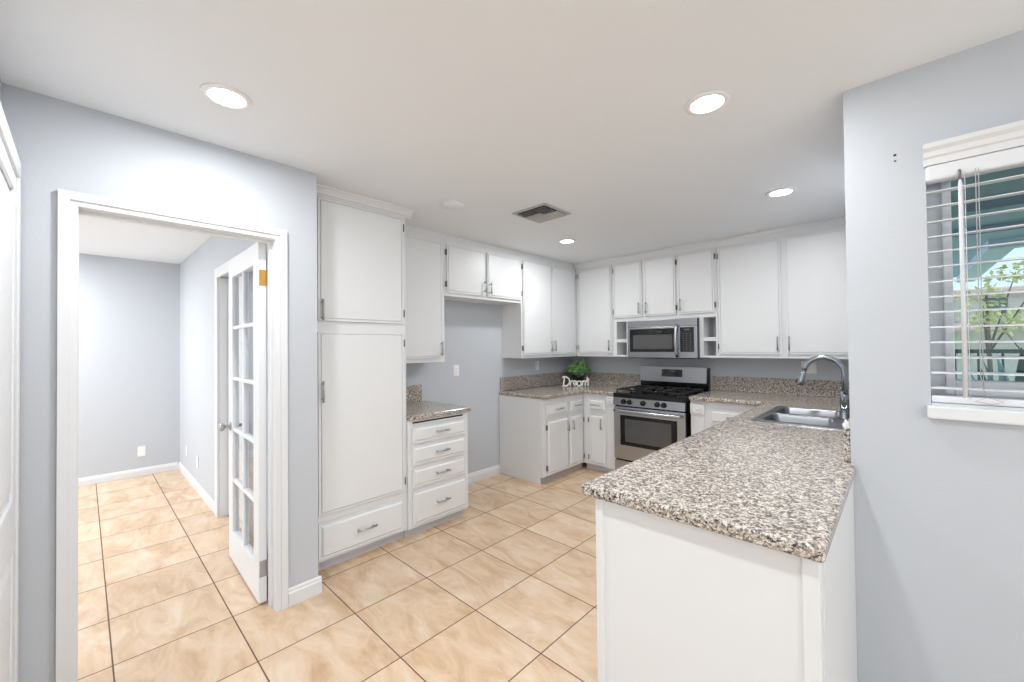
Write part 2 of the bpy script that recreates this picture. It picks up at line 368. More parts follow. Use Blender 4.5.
# local x runs from hinge edge to free edge (world -x), local y: world -y is +y... front (seen from camera) faces local +y
DW, DT = 0.775, 0.040
frame = MB()
st = 0.112
gz = [0.205 + i*(1.915-0.205)/5 for i in range(6)]
frame.box(0, st, -DT/2, DT/2, 0.012, 2.035, 0.003).box(DW-st, DW, -DT/2, DT/2, 0.012, 2.035, 0.003)
frame.box(st, DW-st, -DT/2, DT/2, 0.012, gz[0], 0.002).box(st, DW-st, -DT/2, DT/2, gz[5], 2.035, 0.002)
frame.build('door_frame', 'door', fd)
mun = MB(); mw = 0.024
cx = DW/2
mun.box(cx-mw/2, cx+mw/2, -DT*0.42, DT*0.42, gz[0], gz[5], 0.006)
for z in gz[1:-1]: mun.box(st, DW-st, -DT*0.42, DT*0.42, z-mw/2, z+mw/2, 0.006)
mun.build('muntins', 'door', fd)
for i in range(5):
    for (a, b) in ((st, cx-mw/2), (cx+mw/2, DW-st)):
        z0 = gz[i] + (mw/2 if i else 0); z1 = gz[i+1] - (mw/2 if i < 4 else 0)
        MB().box(a, b, -0.002, 0.002, z0, z1).build('glass_pane', 'glass', fd)
def knob(side):
    k = MB(); y = side*DT/2; s = side
    prof = [(0.030, 0.0), (0.030, 0.004), (0.013, 0.010), (0.010, 0.028), (0.018, 0.034), (0.027, 0.044), (0.028, 0.053), (0.022, 0.062), (0.0, 0.065)]
    k.lathe([(r, s*hh) for r, hh in prof], (DW-0.06, y, 0.905), 'Y', 20)
    return k
for s in (1, -1): knob(s).build('door_knob', 'nickel', fd)['label'] = 'round satin nickel knob'
for z, m in ((0.20, 'nickel'), (1.83, 'brass')):
    h = MB().box(-0.0025, 0.0, -DT/2+0.002, DT/2-0.004, z-0.045, z+0.045)
    for i in range(5): h.cyl((-0.004, -DT/2-0.005, z-0.045+i*0.018), (-0.004, -DT/2-0.005, z-0.028+i*0.018), 0.0065, 10)
    h.box(-0.036, -0.004, -DT/2-0.006, -DT/2-0.003, z-0.045, z+0.045)
    h.build('hinge', m, fd)['label'] = 'brass butt hinge' if m == 'brass' else 'worn metal butt hinge'

# ------------------------------------------------------------------ cabinets
def bar_handle(parent, x, y, z, length=0.125, vertical=True, out=0.030, m='nickel'):
    """front faces local -y; x,z = centre"""
    mb = MB(); hl = length/2; po = hl*0.72
    if vertical:
        mb.tube([(x, y-out, z-hl), (x, y-out, z+hl)], 0.0065, 10)
        for s in (-1, 1): mb.tube([(x, y, z+s*po), (x, y-out, z+s*po)], 0.0045, 8)
    else:
        mb.tube([(x-hl, y-out, z), (x+hl, y-out, z)], 0.0065, 10)
        for s in (-1, 1): mb.tube([(x+s*po, y, z), (x+s*po, y-out, z)], 0.0045, 8)
    return mb.build('handle', m, parent)
def hinge_at(parent, x, y, z):
    mb = MB().box(x-0.007, x+0.007, y-0.016, y+0.004, z-0.026, z+0.026, 0.002).cyl((x, y-0.018, z-0.027), (x, y-0.018, z+0.027), 0.0045, 8)
    return mb.build('hinge', 'hinge', parent)
def slab_front(x0, x1, z0, z1, yf, lip=0.012, t0=0.018, t1=0.021, slope=0.002, groove=0.007, gw=0.004):
    """lipped door: outer slab then a raised field; yf = frame plane, front towards -y"""
    mb = MB(); mb.box(x0+0.010, x1-0.010, yf-0.0060, yf-0.0003, z0+0.010, z1-0.010)
    L = []
    for ins, y in ((lip, -t0+0.0003), (lip+0.001, -t0+groove), (lip+0.001+gw, -t0+groove), (lip+0.001+gw+slope, -t1)):
        L.append([(x0+ins, yf+y, z0+ins), (x1-ins, yf+y, z0+ins), (x1-ins, yf+y, z1-ins), (x0+ins, yf+y, z1-ins)])
    # lip ring, groove and raised field as one skin over the backing board
    o = [(x0, yf-t0, z0), (x1, yf-t0, z0), (x1, yf-t0, z1), (x0, yf-t0, z1)]; ob = [(x, yf-0.0055, z) for x, _, z in o]
    rings = [ob, o] + L; vs = [q for r in rings for q in r]; fs = []
    for k in range(len(rings)-1):
        for q in range(4): fs.append((k*4+q, k*4+(q+1) % 4, (k+1)*4+(q+1) % 4, (k+1)*4+q))
    n = (len(rings)-1)*4; fs.append((n, n+1, n+2, n+3)); fs.append((3, 2, 1, 0))
    mb.add(vs, fs)
    return mb
def door(par, x0, x1, z0, z1, hside, hx=None, hz=None, yf=0.0, hinges=True, hl=0.125, raised=False, hoff=0.028):
    """hside = side the handle is on ('L'/'R'); hinges on the other side"""
    if raised: mb = slab_front(x0, x1, z0, z1, yf, 0.014, 0.012, 0.021, 0.016, 0.003, 0.003)
    else: mb = slab_front(x0, x1, z0, z1, yf)
    d = mb.build('door', 'cab', par)
    x = x0+hoff if hside == 'L' else x1-hoff
    if hx is not None: x = hx
    bar_handle(d, x, yf-0.022, hz if hz is not None else z0+0.10, hl)
    if hinges:
        xh = x1+0.006 if hside == 'L' else x0-0.006
        dz = min(0.075, (z1-z0)*0.2)
        for z in (z0+dz, z1-dz): hinge_at(d, xh, yf-0.001, z)
    return d
def drawer(par, x0, x1, z0, z1, yf=0.0, hl=0.13, raised=True):
    d = slab_front(x0, x1, z0, z1, yf, 0.012, 0.012, 0.021, 0.012, 0.003, 0.003).build('drawer', 'cab', par)
    bar_handle(d, (x0+x1)/2, yf-0.022, (z0+z1)/2+0.005, hl, False)
    return d

R90 = PI/2
# ---- pantry (left run: local x = world y, front faces world +x)
PF = -2.68                    # pantry frame plane
def body_mb(w, depth, z0, z1, toe=0.0, toe_in=0.07):
    mb = MB()
    if toe: mb.box(0, w, toe_in, depth, z0, toe); mb.box(0, w, 0, depth, toe, z1, 0.002)
    else: mb.box(0, w, 0, depth, z0, z1, 0.002)
    return mb
def toe_mb(w, depth, toe, toe_in): return MB().box(0, w, toe_in, depth, 0, toe)
p = thing('pantry_cabinet', 'tall white pantry cabinet beside the doorway wall', 'cabinet', (PF, 0.968, 0), R90)
PW = 0.695
MB().box(0, PW, 0, 0.618, 0.072, 2.41, 0.002).build('cabinet_body', 'cab', p)
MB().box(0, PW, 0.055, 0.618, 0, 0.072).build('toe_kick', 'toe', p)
dx0, dx1 = 0.054, PW-0.030
d_ = door(p, dx0, dx1, 1.605, 2.392, 'L', hz=1.672, hl=0.135, hoff=0.018); d_['label'] = 'upper pantry door'
d_ = door(p, dx0, dx1, 0.372, 1.535, 'L', hz=1.155, hl=0.135, hoff=0.018); d_['label'] = 'tall lower pantry door'
drawer(p, dx0, dx1, 0.088, 0.318, hl=0.14)
# crown with return on the right end
def crown_prof(y):   # (y outwards negative, z)
    return [(y, 2.400), (y-0.006, 2.400), (y-0.010, 2.412), (y-0.018, 2.416), (y-0.022, 2.430), (y-0.036, 2.446), (y-0.046, 2.452), (y-0.046, ZC-0.0005), (y, ZC-0.0005)]
mb = MB().prism(crown_prof(0), 0, PW+0.046, 'X')
q = [(PW - a, z) for a, z in crown_prof(0)]
mb.prism(q, -0.0, 0.32, 'Y')
mb.build('crown_moulding', 'cab', p)

# ---- drawer cabinet beside the fridge space
p = thing('drawer_cabinet', 'white base cabinet with four drawers right of the pantry', 'cabinet', (-2.665, 1.665, 0), R90)
DWd = 0.578
MB().box(0, DWd, 0, 0.632, 0.072, 0.880, 0.002).build('cabinet_body', 'cab', p)
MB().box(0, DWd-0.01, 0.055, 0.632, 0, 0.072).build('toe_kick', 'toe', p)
for z0, z1 in ((0.703, 0.832), (0.540, 0.686), (0.372, 0.520), (0.096, 0.348)): drawer(p, 0.030, DWd-0.030, z0, z1, hl=0.125)
cb = MB().box(0.045, DWd-0.06, -0.010, 0.30, 0.841, 0.854, 0.002).build('cutting_board', 'cab', p); cb['label'] = 'pull-out cutting board edge above the top drawer'
MB().box(0.040, DWd-0.055, -0.003, 0.0, 0.8542, 0.8655).build('slot_shade', 'darkslot', p)  # dark strip standing in for the shadow line above the board

def edge_slab(x0, x1, y0, y1, z0, z1):
    return MB().box(x0, x1, y0, y1, z0, z1, 0.010, 3)
ct = thing('countertop', 'small granite countertop on the four-drawer cabinet', 'countertop', (0, 0, 0))
edge_slab(XF+0.001, -2.635, 1.6665, 2.262, 0.881, 0.920).build('slab', 'granite', ct)
MB().box(XF+0.001, XF+0.02, 1.6665, 2.205, 0.9205, 1.075, 0.003).build('backsplash', 'granite', ct)
MB().box(XF+0.021, -2.70, 1.6665, 1.684, 0.9205, 1.02, 0.003)

# ---- left run uppers: face plane x = -3.0
UX = -3.0; UD = 0.299
def upper(name, lab, y0, y1, z0, zt=2.41):
    t = thing(name, lab, 'cabinet', (UX, y0, 0), R90)
    MB().box(0, y1-y0, 0, UD, z0, zt, 0.002).build('cabinet_body', 'cab', t)
    return t
t = upper('wall_cabinet', 'narrow white wall cabinet between the pantry and the refrigerator space', 1.666, 2.263, 1.295)
door(t, 0.05, 2.226-1.666, 1.332, 2.372, 'R', hz=1.415, hoff=0.022)
t = upper('wall_cabinet', 'short white two-door wall cabinet over the empty refrigerator space', 2.265, 3.298, 1.898)
door(t, 0.020, 2.757-2.265, 1.930, 2.372, 'R', hz=2.02, hl=0.115, hoff=0.022)
door(t, 2.787-2.265, 3.288-2.265, 1.930, 2.372, 'L', hz=2.01, hl=0.115, hoff=0.022)
t = upper('wall_cabinet', 'tall white two-door wall cabinet in the left part of the far corner', 3.30, 4.338, 1.295)
door(t, 0.018, 3.808-3.30, 1.332, 2.380, 'R', hz=1.43, hoff=0.018)
door(t, 3.826-3.30, 4.318-3.30, 1.332, 2.380, 'L', hz=1.43, hoff=0.030)

# ---- back run uppers: face plane y = 4.34
UY = 4.34; UDB = YB - UY - 0.001
def upper_b(lab, x0, x1, z0):
    t = thing('wall_cabinet', lab, 'cabinet', (x0, UY, 0), 0)
    if z0: MB().box(0, x1-x0, 0, UDB, z0, 2.41, 0.002).build('cabinet_body', 'cab', t)
    return t
t = upper_b('tall white single-door wall cabinet on the range wall beside the corner', -2.998, -2.467, 1.295)
door(t, 0.055, 0.518, 1.332, 2.380, 'R', hz=1.43)
t = upper_b('white wall cabinet with three short doors and open cubbies around the microwave', -2.465, -1.312, None)
x0 = -2.465
def X(v): return v - x0
mb = MB()
mb.box(0, X(-1.312), 0, UDB, 1.7032, 2.41, 0.002)
for (a, b) in ((-2.465, -2.262), (-1.487, -1.312)):
    A, B = X(a), X(b)
    mb.box(A, A+0.04, 0, UDB, 1.295, 1.703); mb.box(B-0.035 if a < -2 else B-0.016, B, 0, UDB, 1.295, 1.703)
    if a < -2: pass
    e = 0.035 if a < -2 else 0.016
    mb.box(A+0.04, B-e, 0.001, UDB, 1.295, 1.313); mb.box(A+0.04, B-e, 0.003, UDB, 1.462, 1.500); mb.box(A+0.04, B-e, UDB-0.012, UDB, 1.313, 1.462); mb.box(A+0.04, B-e, UDB-0.012, UDB, 1.500, 1.703)
mb.build('cabinet_body', 'cab', t)
door(t, X(-2.450), X(-2.098), 1.748, 2.380, 'R', hz=1.845)
door(t, X(-2.068), X(-1.722), 1.748, 2.380, 'L', hz=1.845)
door(t, X(-1.690), X(-1.335), 1.748, 2.380, 'L', hz=1.845)
t = upper_b('wide white two-door wall cabinet right of the microwave', -1.310, -0.156, 1.295)
door(t, 0.016, -0.772+1.310, 1.332, 2.372, 'R', hz=1.43)
door(t, -0.735+1.310, -0.200+1.310, 1.332, 2.372, 'L', hz=1.43, hinges=True, hoff=0.022)

# crown along the upper runs (structure trim)
def uprof(y): return [(y, 2.392), (y-0.008, 2.392), (y-0.012, 2.405), (y-0.024, 2.424), (y-0.034, 2.440), (y-0.036, ZC-0.0005), (y, ZC-0.0005)]
o = struct('trim_4', MB().prism([(UX + (UX - UX) - (a), z) for a, z in uprof(-UX)], 1.667+0.047, UY-0.001, 'Y').prism([(a, z) for a, z in uprof(UY)], UX, -0.156, 'X'), 'cab', 'white crown moulding along the tops of the wall cabinets', 'crown moulding')
# solid filler between cabinet tops and ceiling
struct('trim_5', MB().box(XF+0.001, UX-0.003, 1.667, UY+0.1, 2.411, ZC-0.0005).box(UX, -0.156, UY+0.003, YB-0.001, 2.411, ZC-0.0005), 'cab', 'white soffit board between the wall cabinets and the ceiling', 'soffit')

# ---- base cabinets, left run corner (face x=-2.68) and back run (face y=4.0)
BX, BY = -2.68, 4.0
p = thing('base_cabinet', 'white base cabinet with two drawers and two doors beside the refrigerator space', 'cabinet', (BX, 3.25, 0), R90)
MB().box(0, 0.748, 0, 0.618, 0.075, 0.880, 0.002).build('cabinet_body', 'cab', p)
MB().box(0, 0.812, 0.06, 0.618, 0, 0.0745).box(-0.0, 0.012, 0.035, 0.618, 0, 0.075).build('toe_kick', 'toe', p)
MB().box(-0.006, 0.0, 0.03, 0.618, 0.0, 0.88, 0.001).build('end_panel', 'cab', p)
drawer(p, 0.055, 0.440, 0.690, 0.825, hl=0.12); drawer(p, 0.462, 0.730, 0.690, 0.825, hl=0.12)
door(p, 0.068, 0.435, 0.085, 0.655, 'R', hz=0.555, raised=True, hl=0.11)
door(p, 0.455, 0.728, 0.085, 0.655, 'L', hz=0.555, raised=True, hl=0.11, hoff=0.045)
p = thing('base_cabinet', 'white corner base cabinet with one drawer and one door left of the range', 'cabinet', (-2.679, BY, 0), 0)
BW = 0.424
MB().box(0, BW, 0, YB-BY-0.001, 0.075, 0.880, 0.002).build('cabinet_body', 'cab', p)
MB().box(0, BW, 0.06, YB-BY-0.001, 0, 0.075).build('toe_kick', 'toe', p)
drawer(p, 0.080, 0.300, 0.690, 0.825, hl=0.13)
door(p, 0.083, 0.300, 0.085, 0.655, 'R', hz=0.555, raised=True, hl=0.12, hoff=0.045)
def pilaster(par, x0, x1, ztop=0.880):
    mb = MB().box(x0, x1, -0.012, 0, 0.075, 0.770)
    for i in range(3):
        a = x0 + (x1-x0)*(0.24+0.26*i); mb.box(a-0.008, a+0.008, -0.016, -0.012, 0.12, 0.745, 0.003)
    mb.box(x0-0.004, x1+0.004, -0.024, 0, 0.772, 0.872, 0.003)
    c = ((x0+x1)/2, -0.024, 0.822)
    mb.lathe([(0.040, 0), (0.040, -0.005), (0.033, -0.007), (0.030, -0.003), (0.018, -0.003), (0.014, -0.008), (0, -0.009)], c, 'Y', 24)
    o = mb.build('rosette_pilaster', 'cab', par); o['label'] = 'fluted filler strip with a square rosette block at its top'
    return o
pilaster(p, 0.318, 0.418)

ct = thing('countertop', 'L-shaped granite countertop in the far left corner left of the range', 'countertop', (0, 0, 0))
def cells_slab(xs, ys, inside, z0, z1, bev=0.010):
    b = bmesh.new(); vd = {}
    def V(i, j):
        if (i, j) not in vd: vd[(i, j)] = b.verts.new((xs[i], ys[j], z1))
        return vd[(i, j)]
    for i in range(len(xs)-1):
        for j in range(len(ys)-1):
            if inside((xs[i]+xs[i+1])/2, (ys[j]+ys[j+1])/2): b.faces.new((V(i,j), V(i+1,j), V(i+1,j+1), V(i,j+1)))
    r = bmesh.ops.extrude_face_region(b, geom=list(b.faces))
    bmesh.ops.translate(b, verts=[g for g in r['geom'] if isinstance(g, bmesh.types.BMVert)], vec=(0, 0, z0-z1))
    bmesh.ops.recalc_face_normals(b, faces=b.faces)
    es = [e for e in b.edges if len(e.link_faces) == 2 and abs(e.link_faces[0].normal.dot(e.link_faces[1].normal)) < 0.2]
    bmesh.ops.bevel(b, geom=es, offset=bev, segments=3, profile=0.5, affect='EDGES')
    return MB().bm(b)
cells_slab([XF+0.001, -2.645, -2.2555], [3.236, 3.965, YB-0.001], lambda x, y: x < -2.645 or y > 3.965, 0.881, 0.920).build('slab', 'granite', ct)
MB().box(XF+0.001, XF+0.02, 3.255, YB-0.001, 0.9205, 1.075, 0.003).box(XF+0.02, -2.2555, YB-0.02, YB-0.001, 0.9205, 1.075, 0.003).build('backsplash', 'granite', ct)

# ---- right of range base + peninsula
p = thing('base_cabinet', 'white base cabinet with a drawer right of the range', 'cabinet', (-1.462, BY, 0), 0)
MB().box(0, 0.682, 0, YB-BY-0.001, 0.075, 0.899, 0.002).build('cabinet_body', 'cab', p)
MB().box(0, 0.682, 0.06, YB-BY-0.001, 0, 0.075).build('toe_kick', 'toe', p)
pilaster(p, 0.006, 0.126)
drawer(p, 0.175, 0.60, 0.700, 0.83, hl=0.12)
door(p, 0.175, 0.60, 0.085, 0.665, 'R', hz=0.56, raised=True, hl=0.12)

ZP = 0.94
PX0, PX1, PY0 = -0.786, -0.158, 1.250
p = thing('peninsula_cabinet', 'white peninsula base with plain end panel under the granite in the foreground', 'cabinet', (0, 0, 0))
MB().box(PX0+0.012, PX1, PY0, YB-0.70, 0.0, 0.70, 0.0).box(PX0+0.012, PX1, PY0, 2.85, 0.70, 0.900).build('cabinet_body', 'cab', p)
mb = MB().box(PX0, PX0+0.028, PY0-0.010, PY0+0.02, 0, 0.899, 0.003)
mb.build('corner_strip', 'cab', p)
MB().box(PX1-0.032, PX1+0.006, PY0-0.007, PY0+0.03, 0, 0.899, 0.003).build('corner_strip', 'cab', p)
mb = MB().box(PX1, PX1+0.010, PY0+0.03, YW-0.002, 0, 0.899, 0.0); mb.build('side_panel', 'cab', p)
# doors on the kitchen side (face -x)
def side_front(y0, y1, z0, z1, name):
    g = thing_local = slab_front(0, y1-y0, z0, z1, 0, 0.012, 0.012, 0.021, 0.014, 0.003, 0.003).build(name, 'cab', p)
    g.location = (PX0+0.012, y1, 0); g.rotation_euler = (0, 0, -R90)
    return g
for (a, b) in ((1.30, 1.80), (1.84, 2.36), (2.42, 2.92), (2.96, 3.46)):
    g = side_front(a, b, 0.09, 0.66, 'door'); bar_handle(g, 0.06, -0.019, 0.56, 0.12)
    g = side_front(a, b, 0.70, 0.83, 'drawer'); bar_handle(g, (b-a)/2, -0.019, 0.765, 0.12, False)

ct = thing('countertop', 'large speckled granite peninsula countertop with the sink cut into it', 'countertop', (0, 0, 0))
SX0, SX1, SY0, SY1 = -0.668, -0.268, 2.965, 3.690      # sink cut-out
CX0, CX1, CY0 = -0.828, -0.138, 1.212
RX = -1.464
cells_slab([RX, CX0, SX0, SX1, -0.1555, CX1], [CY0, YW-0.001, SY0, SY1, 3.955, YB-0.001],
           lambda x, y: ((x > CX0 and x < -0.1555) or (x > -0.1555 and y < YW-0.002) or (x < CX0 and y > 3.955)) and not (SX0 < x < SX1 and SY0 < y < SY1), 0.901, ZP, 0.010).build('slab', 'granite', ct)
MB().box(RX, -0.178, YB-0.02, YB-0.001, ZP+0.0005, 1.09, 0.003).box(-0.177, -0.1555, YW+0.004, YB-0.001, ZP+0.0005, 1.085, 0.003).build('backsplash', 'granite', ct)
b = bmesh.new(); bmesh.ops.create_icosphere(b, subdivisions=3, radius=0.012)
for q in b.verts: q.co = Vector((q.co.x*1.0, q.co.y*1.3, q.co.z*1.6))*(1+0.25*math.sin(q.co.x*400+q.co.z*300)) + Vector((-0.166, 2.166, 1.092))
MB().bm(b, True).build('caulk', 'caulk', ct)['label'] = 'lump of white caulk on the end of the backsplash'

# ---- sink
sk = thing('kitchen_sink', 'stainless steel double-bowl drop-in sink in the peninsula countertop', 'sink', (0, 0, 0))
rx0, rx1, ry0, ry1 = -0.705, -0.225, 2.930, 3.725
bowls = ((-0.655, -0.300, 2.985, 3.305), (-0.655, -0.300, 3.350, 3.672))
def rrect(x0, x1, y0, y1, r, n=6):
    pts = []
    for (cx_, cy_, a0) in ((x1-r, y1-r, 0), (x0+r, y1-r, 90), (x0+r, y0+r, 180), (x1-r, y0+r, 270)):
        for i in range(n+1):
            a = math.radians(a0+90*i/n); pts.append((cx_+r*math.cos(a), cy_+r*math.sin(a)))
    return pts
# rim: flat deck as rings around bowls built by bridging: use thin boxes around plus rounded fillets
zr = ZP+0.006
def ring(mb, outer, inner, z):   # both lists same length
    n = len(outer); mb.add([(x, y, z) for x, y in outer] + [(x, y, z) for x, y in inner], [(i, (i+1) % n, n+(i+1) % n, n+i) for i in range(n)])
rim = MB()
ym = (3.305+3.350)/2
def rect_as(x0, x1, y0, y1, n=6):   # outer rectangle sampled to match rrect
    pts = []
    for (cx_, cy_) in ((x1, y1), (x0, y1), (x0, y0), (x1, y0)): pts += [(cx_, cy_)]*(n+1)
    return pts
for (bx0, bx1, by0, by1), (oy0, oy1) in zip(bowls, ((ry0, ym), (ym, ry1))):
    ring(rim, rect_as(rx0+0.006, rx1-0.006, max(oy0, ry0+0.006), min(oy1, ry1-0.006)), rrect(bx0, bx1, by0, by1, 0.045), zr)
    n = 28
# outer bevel skirt
o_ = [(rx0+0.006, ry0+0.006), (rx1-0.006, ry0+0.006), (rx1-0.006, ry1-0.006), (rx0+0.006, ry1-0.006)]
p_ = [(rx0, ry0), (rx1, ry0), (rx1, ry1), (rx0, ry1)]
rim.add([(x, y, zr) for x, y in o_] + [(x, y, ZP+0.0005) for x, y in p_], [(i, (i+1) % 4, 4+(i+1) % 4, 4+i) for i in range(4)])
rim.build('rim', 'sinksteel', sk)
for (bx0, bx1, by0, by1) in bowls:
    bo = MB(); lay = []
    prof = [(0.0, 0.0), (0.006, -0.006), (0.012, -0.10), (0.020, -0.155), (0.040, -0.178), (0.075, -0.185)]
    L = [[(x, y, zr+dz) for x, y in rrect(bx0+i, bx1-i, by0+i, by1-i, max(0.045-i*0.3, 0.02))] for i, dz in prof]
    n = len(L[0]); vs = [q for l in L for q in l]; fs = []
    for k in range(len(L)-1):
        for i in range(n): fs.append((k*n+i, k*n+(i+1) % n, (k+1)*n+(i+1) % n, (k+1)*n+i))
    fs.append(tuple((len(L)-1)*n+i for i in range(n)))
    bo.add(vs, fs, True)
    w_ = bo.build('bowl', 'sinksteel', sk)
    cx_, cy_ = (bx0+bx1)/2, (by0+by1)/2
    MB().lathe([(0.052, 0.0), (0.050, 0.004), (0.036, 0.003), (0.030, 0.0005), (0, 0.0005)], (cx_, cy_, zr-0.185), 'Z', 24).build('drain', 'chrome', sk)

# ---- faucet
fc = thing('kitchen_faucet', 'brushed nickel gooseneck faucet behind the sink', 'faucet', (-0.262, 3.33, zr))
MB().lathe([(0.030, 0), (0.030, 0.006), (0.025, 0.014), (0.024, 0.06), (0.026, 0.09), (0.024, 0.13), (0.018, 0.15), (0.0135, 0.16)], (0, 0, 0), 'Z', 24).build('faucet_body', 'chrome', fc)
path = [(0, 0, 0.15)]
for i in range(0, 21):
    a = PI*i/20*0.94
    path.append((-0.105 + 0.105*math.cos(a), 0, 0.285 + 0.105*math.sin(a)))
MB().tube(path, 0.0155, 14).build('spout', 'chrome', fc)
e = Vector(path[-1]); dr = (Vector(path[-1]) - Vector(path[-2])).normalized()
MB().tube([e, e+dr*0.025, e+dr*0.07, e+dr*0.10, e+dr*0.105], [0.015, 0.0165, 0.022, 0.024, 0.020], 16).build('spray_head', 'chrome', fc)
nb = e + dr*0.06
MB().tube([nb+Vector((-0.018, 0, 0.0)), nb+Vector((-0.026, 0, -0.03))], [0.009, 0.010], 10).build('spray_button', 'black', fc)
MB().tube([(-0.0, -0.026, 0.075), (0, -0.046, 0.085)], 0.013, 12).tube([(0, -0.046, 0.085), (-0.006, -0.055, 0.12), (-0.010, -0.058, 0.18)], [0.010, 0.008, 0.0065], 12).build('lever', 'chrome', fc)

# ------------------------------------------------------------------ gas range
RX0, RX1, RY = -2.252, -1.490, 3.950
rg = thing('gas_range', 'stainless steel gas range with black cooktop below the microwave', 'range', (RX0, RY, 0), 0)
RW = RX1-RX0; RD = YB-RY-0.004
MB().box(0, RW, 0.03, RD, 0.03, 0.900, 0.002).build('range_body', 'black', rg)['label'] = 'black side panels'
MB().box(0.003, RW-0.003, 0.0, 0.03, 0.065, 0.205, 0.006).build('storage_drawer', 'steel', rg)
od = MB().box(0.003, RW-0.003, -0.012, 0.03, 0.222, 0.778, 0.008).build('oven_door', 'steel', rg)
ow = MB().box(0.080, RW-0.080, -0.0155, -0.0125, 0.375, 0.690, 0.004).build('oven_window_frame', 'black', od)
MB().box(0.135, RW-0.135, -0.017, -0.0155, 0.415, 0.655, 0.0).build('oven_window', 'ovenglass', od)
hp = [(0.035, -0.012, 0.735), (0.035, -0.048, 0.738)]
bar = [(0.03 + (RW-0.06)*i/12, -0.052-0.010*math.sin(PI*i/12), 0.738) for i in range(13)]
mb = MB().tube(bar, 0.017, 12)
for x in (0.055, RW-0.055): mb.tube([(x, -0.010, 0.738), (x, -0.055, 0.738)], 0.011, 10)
mb.build('oven_handle', 'steel', od)
# sloped control panel
MB().prism([(-0.020, 0.792), (-0.010, 0.873), (0.04, 0.873), (0.04, 0.792)], 0.001, RW-0.001, 'X').build('control_panel', 'steel', rg)
for i, fx in enumerate((0.165, 0.255, 0.455, 0.655, 0.745)):
    x = RW*fx*0.98 + 0.0
    MB().lathe([(0.027, 0), (0.027, -0.006), (0.023, -0.010), (0.021, -0.030), (0.018, -0.034), (0, -0.034)], (x, -0.014, 0.833), 'Y', 24).box(x-0.004, x+0.004, -0.053, -0.046, 0.816, 0.852, 0.002).build('knob', 'black', rg)
# cooktop
MB().box(-0.001, RW+0.001, -0.014, RD-0.075, 0.8745, 0.920, 0.007).build('cooktop', 'black', rg)
for bx, by, r in ((0.17, 0.14, 0.050), (0.17, 0.42, 0.040), (0.38, 0.28, 0.045), (0.59, 0.14, 0.045), (0.59, 0.42, 0.050)):
    MB().lathe([(r, 0), (r, 0.010), (r*0.8, 0.012), (r*0.8, 0.020), (r*0.72, 0.024), (0, 0.025)], (bx, by, 0.9205), 'Z', 24).build('burner', 'iron', rg)
for gx0, gx1 in ((0.02, 0.255), (0.262, 0.498), (0.505, 0.742)):
    mb = MB(); z0, z1 = 0.948, 0.960; t = 0.010; gy0, gy1 = 0.02, 0.56
    for x in (gx0, gx1-t): mb.box(x, x+t, gy0, gy1, z0, z1, 0.002)
    for y in (gy0, (gy0+gy1)/2-t/2, gy1-t): mb.box(gx0, gx1, y, y+t, z0, z1, 0.002)
    for yc in ((gy0*3+gy1)/4, (gy0+gy1*3)/4):
        mb.box(gx0, gx0+0.085, yc-t/2, yc+t/2, z0, z1+0.004, 0.002); mb.box(gx1-0.085, gx1, yc-t/2, yc+t/2, z0, z1+0.004, 0.002)
        xm = (gx0+gx1)/2
        mb.box(xm-t/2, xm+t/2, yc-0.13, yc-0.045, z0, z1+0.004, 0.002); mb.box(xm-t/2, xm+t/2, yc+0.045, yc+0.13, z0, z1+0.004, 0.002)
    for x in (gx0, gx1-t):
        for y in (gy0, gy1-t): mb.box(x, x+t, y, y+t, 0.9202, z0)
    mb.build('grate', 'iron', rg)
# backguard
bg_ = MB().box(-0.002, RW+0.002, RD-0.072, RD, 0.905, 1.172, 0.004).build('backguard', 'black', rg)
MB().prism([(RD-0.084, 1.010), (RD-0.074, 1.012), (RD-0.060, 1.178), (RD-0.072, 1.178)], 0.0, RW-0.012, 'X').build('backguard_panel', 'steel', rg)
mb = MB().prism([(RD-0.0815, 1.068), (RD-0.0775, 1.068), (RD-0.0705, 1.150), (RD-0.0745, 1.150)], 0.262, 0.494, 'X'); mb.build('display', 'blackglass', rg)
mb = MB()
def onpanel(z): return RD-0.0822 + (z-1.068)/0.082*0.007
for r in range(3):
    for c in range(8):
        if 3 <= c <= 4 and r == 2: continue
        x = 0.276+c*0.0275; z = 1.080+r*0.023
        mb.box(x, x+0.013, onpanel(z)-0.0008, onpanel(z)+0.001, z, z+0.005)
mb.build('button_marks', 'print', rg)
mb = MB()
for k in range(4):
    x = 0.362+k*0.011+(0.004 if k > 1 else 0); mb.box(x, x+0.006, onpanel(1.130)-0.0008, onpanel(1.13)+0.001, 1.125, 1.138)
mb.build('clock_digits', 'clock', rg)

# ------------------------------------------------------------------ microwave
mx0, mx1, my = -2.2595, -1.4895, 4.285
mw_ = thing('microwave', 'stainless steel over-the-range microwave with black window between open cubbies', 'microwave', (mx0, my, 1.280), 0)
MW, MH = mx1-mx0, 0.421
MB().box(0.0, MW, 0.022, YB-my-0.002, 0.0, MH, 0.002).build('microwave_body', 'black', mw_)['label'] = 'dark side and underside of the case'
MB().box(0.0, MW-0.004, 0.0, 0.022, 0.345, MH, 0.004).build('vent_strip', 'steel', mw_)
dr_ = MB().box(0.0, 0.588, 0.0, 0.022, 0.008, 0.344, 0.004).build('microwave_door', 'steel', mw_)
MB().box(0.030, 0.540, -0.003, 0.0, 0.072, 0.325, 0.0015).build('window_frame', 'blackglass', dr_)
MB().box(0.070, 0.516, -0.0042, -0.003, 0.105, 0.258).build('window_mesh', 'mesh', dr_)
hpth = []
for i in range(13):
    t_ = i/12; hpth.append((0.568, -0.012 - 0.040*math.sin(PI*min(max(t_, 0.0), 1.0))**0.6, 0.022 + t_*0.335))
